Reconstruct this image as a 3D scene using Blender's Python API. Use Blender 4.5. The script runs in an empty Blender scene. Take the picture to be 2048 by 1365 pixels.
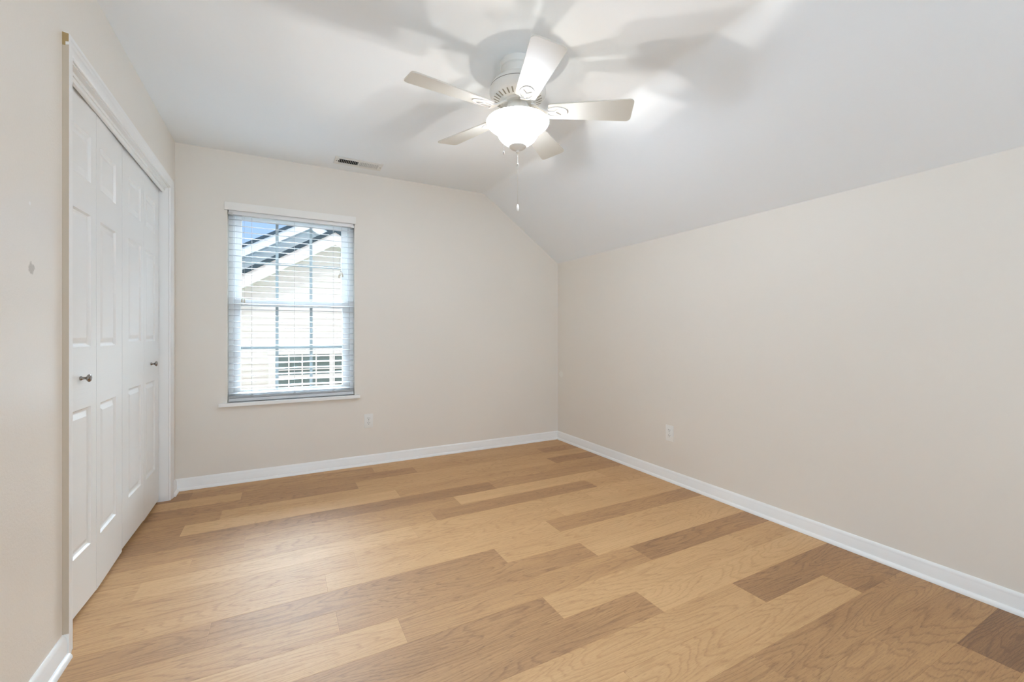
import bpy, bmesh, math, random
from mathutils import Vector, Matrix
R = math.radians
random.seed(7)
SC = bpy.context.scene
COL = SC.collection

# ------------------------------------------------------------------ numbers
XL, XR, YB, YR, ZC = -0.6507, 2.5631, 3.778, -1.90, 2.44     # left, right, back, rear walls, ceiling
XK, ZK = 1.7194, 1.835                                       # where the slope starts, knee wall height
EYE = 1.1020
WX0, WX1, WZ0, WZ1 = -0.344, 0.539, 0.592, 2.062             # window opening
CY0, CY1, CZT = 2.066, 3.578, 2.060                          # closet opening

# ------------------------------------------------------------------ camera
cam_d = bpy.data.cameras.new('camera')
cam_d.sensor_width = 36.0
cam_d.lens = 865.769 / 2048 * 36.0
cam_d.shift_y = -(682.5 - 667.64) / 2048
cam_d.clip_start = 0.02
cam = bpy.data.objects.new('camera', cam_d)
COL.objects.link(cam)
cam.location = (0, 0, EYE)
cam.rotation_euler = (R(90), 0, -R(28.1137))
SC.camera = cam

# ------------------------------------------------------------------ exposure
SC.view_settings.view_transform = 'Standard'
SC.view_settings.look = 'None'
SC.view_settings.exposure = 0.45
SC.view_settings.gamma = 1.0
SC.view_settings.use_curve_mapping = False
SC.cycles.use_denoising = True
SC.cycles.max_bounces = 14
SC.cycles.diffuse_bounces = 10
SC.cycles.glossy_bounces = 5
SC.cycles.transmission_bounces = 8
SC.cycles.transparent_max_bounces = 12
SC.cycles.sample_clamp_indirect = 8.0
SC.cycles.caustics_reflective = False
SC.cycles.caustics_refractive = False

SKY_CLOUD = 42.0
SKY_BLUE = 1.0
SUN_W = 0.6
REAR_W = 29.0
BULB_W = 7.4
BOWL_E = 41.0

# ------------------------------------------------------------------ world: blue low in the north, bright unseen cloud added higher up
w = bpy.data.worlds.new('sky')
SC.world = w
w.use_nodes = True
nt = w.node_tree
for n in list(nt.nodes):
    nt.nodes.remove(n)
def N(nt, t, **k):
    n = nt.nodes.new(t)
    for a, b in k.items():
        if a == 'op':
            n.operation = b
        elif a.startswith('i_'):
            n.inputs[a[2:].replace('_', ' ')].default_value = b
        else:
            setattr(n, a, b)
    return n
out = N(nt, 'ShaderNodeOutputWorld')
tc = N(nt, 'ShaderNodeTexCoord')
sep = N(nt, 'ShaderNodeSeparateXYZ')
nt.links.new(tc.outputs['Generated'], sep.inputs[0])
cn = N(nt, 'ShaderNodeTexNoise', i_Scale=2.2, i_Detail=5.0)
nt.links.new(tc.outputs['Generated'], cn.inputs['Vector'])
ma = N(nt, 'ShaderNodeMath', op='MULTIPLY_ADD')
ma.inputs[1].default_value = 0.30
nt.links.new(cn.outputs['Fac'], ma.inputs[0])
nt.links.new(sep.outputs['Z'], ma.inputs[2])
cr = N(nt, 'ShaderNodeValToRGB')
cr.color_ramp.elements[0].position = 0.46
cr.color_ramp.elements[0].color = (0, 0, 0, 1)
cr.color_ramp.elements[1].position = 0.60
cr.color_ramp.elements[1].color = (1, 1, 1, 1)
nt.links.new(ma.outputs[0], cr.inputs[0])
b1 = N(nt, 'ShaderNodeBackground')
haze = N(nt, 'ShaderNodeMapRange', interpolation_type='SMOOTHSTEP')       # the south is hazy white, the north blue
haze.inputs['From Min'].default_value = 0.25
haze.inputs['From Max'].default_value = -0.15
nt.links.new(sep.outputs['Y'], haze.inputs['Value'])
bc = N(nt, 'ShaderNodeMix', data_type='RGBA')
bc.inputs['A'].default_value = (0.36, 0.53, 0.84, 1)
bc.inputs['B'].default_value = (0.98, 1.03, 1.09, 1)
nt.links.new(haze.outputs[0], bc.inputs['Factor'])
nt.links.new(bc.outputs['Result'], b1.inputs[0])
b1.inputs[1].default_value = SKY_BLUE
b2 = N(nt, 'ShaderNodeBackground')
b2.inputs[0].default_value = (0.80, 0.96, 1.12, 1)
b2.inputs[1].default_value = SKY_CLOUD
mx = N(nt, 'ShaderNodeMixShader')
north = N(nt, 'ShaderNodeMapRange', interpolation_type='SMOOTHSTEP')      # added cloud bank, unseen, kept north so it lights only our window
north.inputs['From Min'].default_value = 0.05
north.inputs['From Max'].default_value = 0.40
nt.links.new(sep.outputs['Y'], north.inputs['Value'])
bank = N(nt, 'ShaderNodeMath', op='MULTIPLY')
nt.links.new(cr.outputs[0], bank.inputs[0])
nt.links.new(north.outputs[0], bank.inputs[1])
nt.links.new(bank.outputs[0], mx.inputs[0])
nt.links.new(b1.outputs[0], mx.inputs[1])
nt.links.new(b2.outputs[0], mx.inputs[2])
nt.links.new(mx.outputs[0], out.inputs[0])

# ------------------------------------------------------------------ sun, from behind our own house onto the neighbour's front
sd = bpy.data.lights.new('sun', 'SUN')
sd.energy = SUN_W
sd.angle = R(0.6)
sd.color = (1.0, 0.96, 0.90)
sun = bpy.data.objects.new('sun', sd)
COL.objects.link(sun)
sun.rotation_euler = (R(48), 0, R(-22))

# ------------------------------------------------------------------ fill lamp added behind the camera to brighten the room
ld = bpy.data.lights.new('rear_fill', 'AREA')
ld.shape = 'RECTANGLE'
ld.size = 1.5
ld.size_y = 1.55
ld.energy = REAR_W
ld.color = (0.72, 0.95, 1.18)
lamp = bpy.data.objects.new('rear_fill', ld)
COL.objects.link(lamp)
lamp.location = (0.30, -1.70, 1.28)
lamp.rotation_euler = (R(90 + 14), 0, 0)

# ------------------------------------------------------------------ materials
def mat(name):
    m = bpy.data.materials.new(name)
    m.use_nodes = True
    return m, m.node_tree, m.node_tree.nodes['Principled BSDF']
def simple(name, col, rough=0.5, metal=0.0, spec=0.5):
    m, t, p = mat(name)
    p.inputs['Base Color'].default_value = (*col, 1)
    p.inputs['Roughness'].default_value = rough
    p.inputs['Metallic'].default_value = metal
    p.inputs['Specular IOR Level'].default_value = spec
    return m
def add_bump(t, p, src, strength, dist):
    b = N(t, 'ShaderNodeBump')
    b.inputs['Strength'].default_value = strength
    b.inputs['Distance'].default_value = dist
    t.links.new(src, b.inputs['Height'])
    t.links.new(b.outputs[0], p.inputs['Normal'])
    return b
def paint(name, col, rough, scale, strength, dist=0.002, marks=(), spec=0.5, var=0.03):
    """wall paint: roller texture, faint unevenness, optional scuffs ((x,y,z), radius, colour)"""
    m, t, p = mat(name)
    g = N(t, 'ShaderNodeNewGeometry')
    n = N(t, 'ShaderNodeTexNoise', i_Scale=scale, i_Detail=3.0, i_Roughness=0.55)
    t.links.new(g.outputs['Position'], n.inputs['Vector'])
    n2 = N(t, 'ShaderNodeTexNoise', i_Scale=1.3, i_Detail=2.0)
    t.links.new(g.outputs['Position'], n2.inputs['Vector'])
    mr = N(t, 'ShaderNodeMapRange')
    mr.inputs['To Min'].default_value = 1 - var
    mr.inputs['To Max'].default_value = 1 + var
    t.links.new(n2.outputs['Fac'], mr.inputs['Value'])
    mul = N(t, 'ShaderNodeVectorMath', op='SCALE')
    mul.inputs[0].default_value = col
    t.links.new(mr.outputs[0], mul.inputs['Scale'])
    last = mul.outputs[0]
    for (c, rad, mc) in marks:
        d = N(t, 'ShaderNodeVectorMath', op='DISTANCE')
        t.links.new(g.outputs['Position'], d.inputs[0])
        d.inputs[1].default_value = c
        n3 = N(t, 'ShaderNodeTexNoise', i_Scale=90.0, i_Detail=4.0)
        t.links.new(g.outputs['Position'], n3.inputs['Vector'])
        a = N(t, 'ShaderNodeMath', op='MULTIPLY_ADD')
        t.links.new(n3.outputs['Fac'], a.inputs[0])
        a.inputs[1].default_value = rad * 1.6
        t.links.new(d.outputs['Value'], a.inputs[2])
        r = N(t, 'ShaderNodeMapRange')
        r.inputs['From Min'].default_value = rad * 1.65
        r.inputs['From Max'].default_value = rad * 1.95
        r.inputs['To Min'].default_value = 1.0
        r.inputs['To Max'].default_value = 0.0
        t.links.new(a.outputs[0], r.inputs['Value'])
        mi = N(t, 'ShaderNodeMix', data_type='RGBA')
        t.links.new(r.outputs[0], mi.inputs['Factor'])
        t.links.new(last, mi.inputs['A'])
        mi.inputs['B'].default_value = (*mc, 1)
        last = mi.outputs['Result']
    t.links.new(last, p.inputs['Base Color'])
    p.inputs['Roughness'].default_value = rough
    p.inputs['Specular IOR Level'].default_value = spec
    add_bump(t, p, n.outputs['Fac'], strength, dist)
    return m

CREAM = (0.783, 0.740, 0.674)
M = {}
M['wall'] = paint('cream_wall_paint', CREAM, 0.50, 180, 0.10, 0.001)
M['wall_left'] = paint('cream_eggshell_paint', CREAM, 0.30, 130, 0.55, 0.0014,
                       marks=[((XL, 1.80, 1.295), 0.016, (0.50, 0.46, 0.40)), ((XL, 1.79, 1.485), 0.006, (0.85, 0.83, 0.80))])
M['wall_right'] = paint('cream_matt_paint', CREAM, 0.50, 180, 0.10, 0.001,
                        marks=[((XR, 3.715, 0.68), 0.034, (0.82, 0.80, 0.74))])
M['ceiling'] = paint('flat_white_ceiling_paint', (0.860, 0.900, 0.930), 0.9, 220, 0.10, 0.001, spec=0.2, var=0.015)
M['trim'] = simple('white_gloss_trim_paint', (0.86, 0.86, 0.845), 0.32)
M['white'] = simple('white_plastic', (0.84, 0.84, 0.81), 0.35)
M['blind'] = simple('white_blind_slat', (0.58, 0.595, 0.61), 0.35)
M['vinyl'] = simple('white_vinyl', (0.83, 0.83, 0.82), 0.35)
M['valance'] = simple('warm_white_valance', (0.85, 0.83, 0.79), 0.45)
M['bare'] = simple('bare_tan_wood', (0.42, 0.29, 0.13), 0.7)
M['edge_beige'] = simple('beige_casing_edge', (0.55, 0.47, 0.37), 0.5)
M['dark'] = simple('dark_cavity', (0.012, 0.012, 0.012), 0.9)
M['nickel'] = simple('brushed_nickel', (0.30, 0.27, 0.25), 0.22, 1.0)
M['chain'] = simple('chain_metal', (0.55, 0.53, 0.50), 0.3, 1.0)
M['fan'] = simple('white_enamel', (0.82, 0.81, 0.78), 0.35)
M['blade'] = simple('white_fan_blade', (0.64, 0.615, 0.545), 0.45)
M['bar'] = simple('grey_window_bar', (0.44, 0.46, 0.47), 0.5)
M['cord'] = simple('cord_grey_white', (0.55, 0.56, 0.57), 0.8)
M['tassel'] = simple('ivory_tassel', (0.62, 0.58, 0.48), 0.5)
M['siding'] = simple('white_lap_siding', (0.84, 0.85, 0.84), 0.6)
M['soffit'] = simple('white_house_trim', (0.86, 0.87, 0.88), 0.6)
M['shingle'] = paint('slate_blue_shingle', (0.055, 0.085, 0.11), 0.9, 60, 0.5, 0.01)
M['teal'] = simple('house_window_glass', (0.17, 0.25, 0.25), 0.08)
M['curtain'] = simple('pale_curtain', (0.45, 0.52, 0.48), 0.9)
M['brick'] = paint('dark_brick', (0.09, 0.04, 0.03), 0.9, 30, 0.5, 0.01)
M['grass'] = paint('lawn_green', (0.05, 0.08, 0.03), 0.95, 20, 0.5, 0.02)
M['metal_white'] = simple('white_painted_steel', (0.78, 0.78, 0.75), 0.45)
M['headrail'] = simple('white_headrail_steel', (0.80, 0.80, 0.80), 0.25, 0.2)

def door_paint(name, sc):
    m, t, p = mat(name)
    tcd = N(t, 'ShaderNodeTexCoord')
    mp = N(t, 'ShaderNodeMapping')
    mp.inputs['Scale'].default_value = sc
    t.links.new(tcd.outputs['Object'], mp.inputs['Vector'])
    n = N(t, 'ShaderNodeTexNoise', i_Scale=1.0, i_Detail=4.0, i_Roughness=0.6)
    n.inputs['Distortion'].default_value = 0.6
    t.links.new(mp.outputs[0], n.inputs['Vector'])
    p.inputs['Base Color'].default_value = (0.82, 0.82, 0.80, 1)
    p.inputs['Roughness'].default_value = 0.36
    add_bump(t, p, n.outputs['Fac'], 0.28, 0.0014)
    return m
M['door_v'] = door_paint('white_door_paint_upright_grain', (160, 160, 5))
M['door_h'] = door_paint('white_door_paint_level_grain', (160, 6, 190))

def glass():
    m, t, p = mat('window_pane_glass')
    t.nodes.remove(p)
    o = t.nodes['Material Output']
    tr = N(t, 'ShaderNodeBsdfTransparent')
    tr.inputs[0].default_value = (0.96, 0.98, 0.98, 1)
    gl = N(t, 'ShaderNodeBsdfGlossy')
    gl.inputs['Roughness'].default_value = 0.01
    fr = N(t, 'ShaderNodeFresnel')
    fr.inputs['IOR'].default_value = 1.12
    mxx = N(t, 'ShaderNodeMixShader')
    t.links.new(fr.outputs[0], mxx.inputs[0])
    t.links.new(tr.outputs[0], mxx.inputs[1])
    t.links.new(gl.outputs[0], mxx.inputs[2])
    t.links.new(mxx.outputs[0], o.inputs[0])
    return m
M['glass'] = glass()

def alabaster():
    m, t, p = mat('lit_alabaster_glass')
    tcd = N(t, 'ShaderNodeTexCoord')
    n = N(t, 'ShaderNodeTexNoise', i_Scale=9.0, i_Detail=4.0)
    n.inputs['Distortion'].default_value = 2.2
    t.links.new(tcd.outputs['Object'], n.inputs['Vector'])
    c = N(t, 'ShaderNodeValToRGB')
    e = c.color_ramp.elements
    e[0].position, e[0].color = 0.40, (0.91, 0.985, 1.13, 1)
    e[1].position, e[1].color = 0.52, (0.72, 0.79, 0.90, 1)
    k = e.new(0.60)
    k.color = (0.91, 0.985, 1.13, 1)
    t.links.new(n.outputs['Fac'], c.inputs[0])
    p.inputs['Base Color'].default_value = (0.85, 0.83, 0.78, 1)
    p.inputs['Roughness'].default_value = 0.25
    t.links.new(c.outputs[0], p.inputs['Emission Color'])
    p.inputs['Emission Strength'].default_value = BOWL_E
    return m
M['bowl'] = alabaster()
M['bowl_inner'] = simple('alabaster_glass_inside', (0.45, 0.43, 0.40), 0.4)
def lit_bulb():
    m, t, p = mat('lit_bulb')
    p.inputs['Emission Color'].default_value = (1, 0.9, 0.75, 1)
    p.inputs['Emission Strength'].default_value = 3.0
    return m
M['bulb'] = lit_bulb()

def oak():
    m, t, p = mat('oak_laminate')
    L = t.links.new
    g = N(t, 'ShaderNodeNewGeometry')
    at = N(t, 'ShaderNodeAttribute', attribute_name='tone')
    asd = N(t, 'ShaderNodeAttribute', attribute_name='plank_seed')
    sc = N(t, 'ShaderNodeVectorMath', op='MULTIPLY')
    sc.inputs[1].default_value = (1, 1, 0)
    L(g.outputs['Position'], sc.inputs[0])
    ad = N(t, 'ShaderNodeVectorMath', op='ADD')
    L(sc.outputs[0], ad.inputs[0])
    L(asd.outputs['Vector'], ad.inputs[1])
    def mapped(s):
        q = N(t, 'ShaderNodeVectorMath', op='MULTIPLY')
        q.inputs[1].default_value = s
        L(ad.outputs[0], q.inputs[0])
        return q.outputs[0]
    # growth rings cut by the saw: contour lines of a stretched field
    f = N(t, 'ShaderNodeTexNoise', i_Scale=1.0, i_Detail=1.6, i_Roughness=0.45)
    f.inputs['Distortion'].default_value = 0.25
    L(mapped((1.0, 7.0, 1)), f.inputs['Vector'])
    m1 = N(t, 'ShaderNodeMath', op='MULTIPLY')
    m1.inputs[1].default_value = 24.0
    L(f.outputs['Fac'], m1.inputs[0])
    wob = N(t, 'ShaderNodeTexNoise', i_Scale=1.0, i_Detail=3.0)
    L(mapped((9, 110, 1)), wob.inputs['Vector'])
    m2 = N(t, 'ShaderNodeMath', op='MULTIPLY_ADD')
    L(wob.outputs['Fac'], m2.inputs[0])
    m2.inputs[1].default_value = 0.70
    L(m1.outputs[0], m2.inputs[2])
    fr = N(t, 'ShaderNodeMath', op='FRACT')
    L(m2.outputs[0], fr.inputs[0])
    ring = N(t, 'ShaderNodeValToRGB')
    e = ring.color_ramp.elements
    e[0].position, e[0].color = 0.0, (0, 0, 0, 1)
    e[1].position, e[1].color = 1.0, (0, 0, 0, 1)
    a = e.new(0.60); a.color = (0.10, 0.10, 0.10, 1)
    a = e.new(0.86); a.color = (1, 1, 1, 1)
    L(fr.outputs[0], ring.inputs[0])
    # long fibres and short pores
    fib = N(t, 'ShaderNodeTexNoise', i_Scale=1.0, i_Detail=4.0, i_Roughness=0.65)
    L(mapped((4, 150, 1)), fib.inputs['Vector'])
    por = N(t, 'ShaderNodeTexNoise', i_Scale=1.0, i_Detail=2.0)
    L(mapped((38, 520, 1)), por.inputs['Vector'])
    pr = N(t, 'ShaderNodeMapRange')
    pr.inputs['From Min'].default_value = 0.56
    pr.inputs['From Max'].default_value = 0.70
    L(por.outputs['Fac'], pr.inputs['Value'])
    cloud = N(t, 'ShaderNodeTexNoise', i_Scale=1.0, i_Detail=2.0)
    L(mapped((1.6, 9, 1)), cloud.inputs['Vector'])
    # tone of the plank
    ramp = N(t, 'ShaderNodeValToRGB')
    e = ramp.color_ramp.elements
    e[0].position, e[0].color = 0.0, (0.640, 0.390, 0.180, 1)
    e[1].position, e[1].color = 1.0, (0.190, 0.092, 0.040, 1)
    a = e.new(0.35); a.color = (0.510, 0.288, 0.120, 1)
    a = e.new(0.68); a.color = (0.350, 0.180, 0.072, 1)
    s1 = N(t, 'ShaderNodeMath', op='MULTIPLY_ADD')       # tone + 0.30*(cloud-.5)
    L(cloud.outputs['Fac'], s1.inputs[0])
    s1.inputs[1].default_value = 0.34
    L(at.outputs['Fac'], s1.inputs[2])
    s2 = N(t, 'ShaderNodeMath', op='MULTIPLY_ADD')
    L(fib.outputs['Fac'], s2.inputs[0])
    s2.inputs[1].default_value = 0.62
    L(s1.outputs[0], s2.inputs[2])
    s3 = N(t, 'ShaderNodeMath', op='MULTIPLY_ADD')
    L(ring.outputs[0], s3.inputs[0])
    s3.inputs[1].default_value = 0.21
    L(s2.outputs[0], s3.inputs[2])
    s4 = N(t, 'ShaderNodeMath', op='MULTIPLY_ADD')
    L(pr.outputs[0], s4.inputs[0])
    s4.inputs[1].default_value = 0.30
    L(s3.outputs[0], s4.inputs[2])
    s5 = N(t, 'ShaderNodeMath', op='SUBTRACT')
    L(s4.outputs[0], s5.inputs[0])
    s5.inputs[1].default_value = 0.585
    L(s5.outputs[0], ramp.inputs[0])
    L(ramp.outputs[0], p.inputs['Base Color'])
    p.inputs['Roughness'].default_value = 0.54
    p.inputs['Specular IOR Level'].default_value = 0.85
    hb = N(t, 'ShaderNodeMath', op='ADD')
    L(pr.outputs[0], hb.inputs[0])
    L(ring.outputs[0], hb.inputs[1])
    bb = add_bump(t, p, hb.outputs[0], 0.22, 0.0008)
    bb.invert = True
    return m
M['oak'] = oak()

# ------------------------------------------------------------------ mesh helpers
def obj(name, bm, m, parent=None, smooth=False, loc=None):
    me = bpy.data.meshes.new(name)
    bm.normal_update()
    bm.to_mesh(me)
    bm.free()
    for x in (m if isinstance(m, (list, tuple)) else [m]):
        me.materials.append(x)
    if smooth:
        for p in me.polygons:
            p.use_smooth = True
        if smooth != 'all':
            me.set_sharp_from_angle(angle=R(35))
    o = bpy.data.objects.new(name, me)
    COL.objects.link(o)
    if parent:
        o.parent = parent
    if loc:
        o.location = loc
    return o
def tag(o, label, cat, group=None, kind=None):
    o['label'] = label
    o['category'] = cat
    if group:
        o['group'] = group
    if kind:
        o['kind'] = kind
    return o
def empty(name, loc, rz=0.0):
    o = bpy.data.objects.new(name, None)
    o.empty_display_size = 0.1
    COL.objects.link(o)
    o.location = loc
    o.rotation_euler = (0, 0, rz)
    return o
def face(bm, pts, mi=0):
    f = bm.faces.new([bm.verts.new(p) for p in pts])
    f.material_index = mi
    return f
def box(bm, a, b, bev=0.0, mi=0, M4=None):
    x0, y0, z0 = a
    x1, y1, z1 = b
    t = bmesh.new()
    bmesh.ops.create_cube(t, size=1)
    for v in t.verts:
        v.co = Vector(((v.co.x + .5) * (x1 - x0) + x0, (v.co.y + .5) * (y1 - y0) + y0, (v.co.z + .5) * (z1 - z0) + z0))
    if bev:
        bmesh.ops.bevel(t, geom=list(t.edges), offset=bev, segments=2, affect='EDGES', profile=0.6)
    merge(bm, t, mi, M4)
def merge(bm, t, mi=0, M4=None):
    mp = {}
    for v in t.verts:
        mp[v] = bm.verts.new(M4 @ v.co if M4 else v.co)
    for f in t.faces:
        g = bm.faces.new([mp[v] for v in f.verts])
        g.material_index = mi if mi is not None else f.material_index
    t.free()
def lathe(bm, prof, seg=48, c=(0, 0, 0), axis='z', cap=True, mi=0):
    rings = []
    for r, z in prof:
        ring = []
        for k in range(seg):
            a = 2 * math.pi * k / seg
            if axis == 'z':
                p = (c[0] + r * math.cos(a), c[1] + r * math.sin(a), c[2] + z)
            elif axis == 'x':
                p = (c[0] + z, c[1] + r * math.cos(a), c[2] + r * math.sin(a))
            else:
                p = (c[0] + r * math.cos(a), c[1] + z, c[2] + r * math.sin(a))
            ring.append(bm.verts.new(p))
        rings.append(ring)
    for A, B in zip(rings, rings[1:]):
        for k in range(seg):
            f = bm.faces.new((A[k], A[(k + 1) % seg], B[(k + 1) % seg], B[k]))
            f.material_index = mi
    if cap:
        bm.faces.new(rings[0]).material_index = mi
        bm.faces.new(rings[-1]).material_index = mi
    bmesh.ops.recalc_face_normals(bm, faces=bm.faces[:])
def tube(bm, pts, r, seg=8, mi=0, radii=None, closed=False):
    pts = [Vector(p) for p in pts]
    rings = []
    n = len(pts)
    up = None
    for i, p in enumerate(pts):
        if closed:
            d = pts[(i + 1) % n] - pts[i - 1]
        else:
            d = pts[min(i + 1, n - 1)] - pts[max(i - 1, 0)]
        d.normalize()
        if up is None:
            up = Vector((0, 0, 1)) if abs(d.z) < .9 else Vector((1, 0, 0))
        u = d.cross(up).normalized()
        v = u.cross(d).normalized()
        up = v
        rr = radii[i] if radii else r
        rings.append([bm.verts.new(p + u * (rr * math.cos(2 * math.pi * k / seg)) + v * (rr * math.sin(2 * math.pi * k / seg))) for k in range(seg)])
    pairs = list(zip(rings, rings[1:]))
    if closed:
        pairs.append((rings[-1], rings[0]))
    for A, B in pairs:
        for k in range(seg):
            bm.faces.new((A[k], A[(k + 1) % seg], B[(k + 1) % seg], B[k])).material_index = mi
    if not closed:
        bm.faces.new(rings[0][::-1]).material_index = mi
        bm.faces.new(rings[-1]).material_index = mi
def sweep(bm, stations, mi=0, cap=True):
    """stations: list of equal-length point lists (a closed profile each)"""
    rs = [[bm.verts.new(p) for p in s] for s in stations]
    n = len(rs[0])
    for A, B in zip(rs, rs[1:]):
        for k in range(n):
            bm.faces.new((A[k], A[(k + 1) % n], B[(k + 1) % n], B[k])).material_index = mi
    if cap:
        bm.faces.new(rs[0]).material_index = mi
        bm.faces.new(rs[-1][::-1]).material_index = mi
    bmesh.ops.recalc_face_normals(bm, faces=bm.faces[:])
def prism(bm, poly, h, axis=2, base=0.0, mi=0):
    """extrude a 2-D outline; axis 1: poly is (x,z) extruded along y from base to base+h"""
    def P(a, b, c):
        return (a, b, c) if axis == 2 else ((a, c, b) if axis == 1 else (c, a, b))
    A = [bm.verts.new(P(a, b, base)) for a, b in poly]
    B = [bm.verts.new(P(a, b, base + h)) for a, b in poly]
    n = len(poly)
    fs = [bm.faces.new(A), bm.faces.new(B)]
    for k in range(n):
        fs.append(bm.faces.new((A[k], A[(k + 1) % n], B[(k + 1) % n], B[k])))
    for f in fs:
        f.material_index = mi
    bmesh.ops.recalc_face_normals(bm, faces=fs)

# ================================================================== ROOM SHELL
WT = 0.12
# back wall with the window opening, pentagonal top following the sloped ceiling
bm = bmesh.new()
for poly in ([(XL - WT, 0), (WX0, 0), (WX0, ZC + .05), (XL - WT, ZC + .05)],
             [(WX0, 0), (WX1, 0), (WX1, WZ0 - .029), (WX0, WZ0 - .029)],
             [(WX0, WZ1), (WX1, WZ1), (WX1, ZC + .05), (WX0, ZC + .05)],
             [(WX1, 0), (XR + WT, 0), (XR + WT, ZK + .02), (XR, ZK + .05), (XK, ZC + .05), (WX1, ZC + .05)]):
    prism(bm, poly, WT + .03, axis=1, base=YB)
tag(obj('wall_back', bm, M['wall']), 'cream painted back wall around the window', 'wall', kind='structure')
# right knee wall
bm = bmesh.new()
box(bm, (XR, YR - WT, 0), (XR + WT, YB, ZK + .03))
tag(obj('wall_right', bm, M['wall_right']), 'low cream knee wall under the sloping ceiling', 'wall', kind='structure')
# left wall with the closet opening
bm = bmesh.new()
box(bm, (XL - WT, YR - WT, 0), (XL, CY0 - .02, ZC + .05))
box(bm, (XL - WT, CY1 + .02, 0), (XL, YB, ZC + .05))
box(bm, (XL - WT, CY0 - .02, CZT + .02), (XL, CY1 + .02, ZC + .05))
tag(obj('wall_left', bm, M['wall_left']), 'cream eggshell left wall with the closet opening', 'wall', kind='structure')
# rear wall, behind the camera, with a wide opening added for the fill lamp
bm = bmesh.new()
D0, D1, DZ0, DZ = -0.50, 1.10, 0.50, 2.14
box(bm, (XL - WT, YR - WT, 0), (D0, YR, ZC + .05))
box(bm, (D0, YR - WT, 0), (D1, YR, DZ0))
box(bm, (D0, YR - WT, DZ), (D1, YR, ZC + .05))
prism(bm, [(D1, 0), (XR + WT, 0), (XR + WT, ZK + .02), (XR, ZK + .05), (XK, ZC + .05), (D1, ZC + .05)], WT, axis=1, base=YR - WT)
tag(obj('wall_rear', bm, M['wall']), 'cream rear wall with an added wide opening', 'wall', kind='structure')
bm = bmesh.new()
box(bm, (D0 + .02, YR - WT + .01, DZ0 + .02), (D1 - .02, YR - WT + .03, DZ - .02))  # made-up window: white panel closing the opening behind the fill lamp
rw = tag(obj('added_rear_window', bm, simple('rear_panel_white', (.85, .85, .85), .8)), 'added rear window closed by a plain white panel', 'window', kind='structure')
bm = bmesh.new()
for a, b in (((D0, DZ0), (D0 + .02, DZ)), ((D1 - .02, DZ0), (D1, DZ)), ((D0 + .02, DZ0), (D1 - .02, DZ0 + .02)), ((D0 + .02, DZ - .02), (D1 - .02, DZ))):
    box(bm, (a[0], YR - WT, a[1]), (b[0], YR - .045, b[1]))
obj('frame', bm, M['trim'], rw)  # frame of the added rear window
# ceiling: flat part and slope in one skin, solid above
bm = bmesh.new()
KN = 0.035
sl = (ZC - ZK) / (XR - XK)
arc = []
for k in range(7):
    s = -KN + 2 * KN * k / 6
    z = ZC - (sl * (s + KN) ** 2 / (4 * KN))
    arc.append((XK + s, z))
poly = [(XL - WT, ZC)] + arc + [(XR + WT, ZK - sl * WT), (XR + WT, ZC + .25), (XL - WT, ZC + .25)]
prism(bm, poly, YB + WT - YR + .1, axis=1, base=YR - WT)
tag(obj('ceiling', bm, M['ceiling'], smooth=True), 'flat white ceiling sloping down to the right', 'ceiling', kind='structure')

# ---- floor: every plank with its own tone, eased edges
ROW, Y0 = 0.1538, 1.996
PL = 1.195
# row: (joint x, {index of plank right of joint + n: tone});  0 pale ... 1 dark
rows = {
    11: (0.30, {}), 10: (0.66, {-2: .72, -1: .50, 0: .30, 1: .36}), 9: (0.96, {-2: .30, -1: .58, 0: .40, 1: .62}),
    8: (0.489, {-1: .62, 0: .28, 1: .34}), 7: (0.875, {-2: .55, -1: .30, 0: .32, 1: .66}), 6: (0.71, {-2: .58, -1: .16, 0: .40, 1: .45}),
    5: (1.356, {-2: .66, -1: .72, 0: .52}), 4: (1.027, {-2: .50, -1: .50, 0: .14, 1: .30}), 3: (0.815, {-2: .34, -1: .42, 0: .62, 1: .32}),
    2: (0.655, {-2: .30, -1: .22, 0: .26, 1: .20}), 1: (1.518, {-2: .36, -1: .28, 0: .22}), 0: (0.177, {-2: .60, -1: .34, 0: .24, 1: .56}),
    -1: (0.962, {-2: .58, -1: .62, 0: .24, 1: .24}), -2: (1.387, {-2: .46, -1: .58, 0: .20}), -3: (0.399, {-1: .26, 0: .48, 1: .68}),
    -4: (0.965, {-2: .45, -1: .64, 0: .22, 1: .28}), -5: (1.338, {-2: .50, -1: .60, 0: .16, 1: .5}), -6: (1.757, {-2: .40, -1: .28, 0: .74}),
    -7: (0.985, {-2: .3, -1: .26, 0: .28, 1: .68}), -8: (1.422, {-2: .40, -1: .54, 0: .62}), -9: (0.70, {-1: .45, 0: .52, 1: .58}),
    -10: (2.12, {-2: .4, -1: .56, 0: .92}),
}
bm = bmesh.new()
tone_l = bm.faces.layers.float.new('tone')
seed_l = bm.faces.layers.float_vector.new('plank_seed')
fx0, fx1, fy0, fy1 = XL - .14, XR, YR, YB
def plank(x0, x1, y0, y1, tone):
    x0, x1, y0, y1 = max(x0, fx0), min(x1, fx1), max(y0, fy0), min(y1, fy1)
    if x1 - x0 < .004 or y1 - y0 < .004:
        return
    sd_ = (random.uniform(0, 60), random.uniform(0, 60), 0)
    ix, iy, d = .0007, .0006, -.0006
    o = [(x0, y0, d), (x1, y0, d), (x1, y1, d), (x0, y1, d)]
    t = [(x0 + ix, y0 + iy, 0), (x1 - ix, y0 + iy, 0), (x1 - ix, y1 - iy, 0), (x0 + ix, y1 - iy, 0)]
    ov = [bm.verts.new(p) for p in o]
    tv = [bm.verts.new(p) for p in t]
    fs = [bm.faces.new(tv)] + [bm.faces.new((ov[k], ov[(k + 1) % 4], tv[(k + 1) % 4], tv[k])) for k in range(4)]
    for f in fs:
        f[tone_l] = tone
        f[seed_l] = sd_
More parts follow.
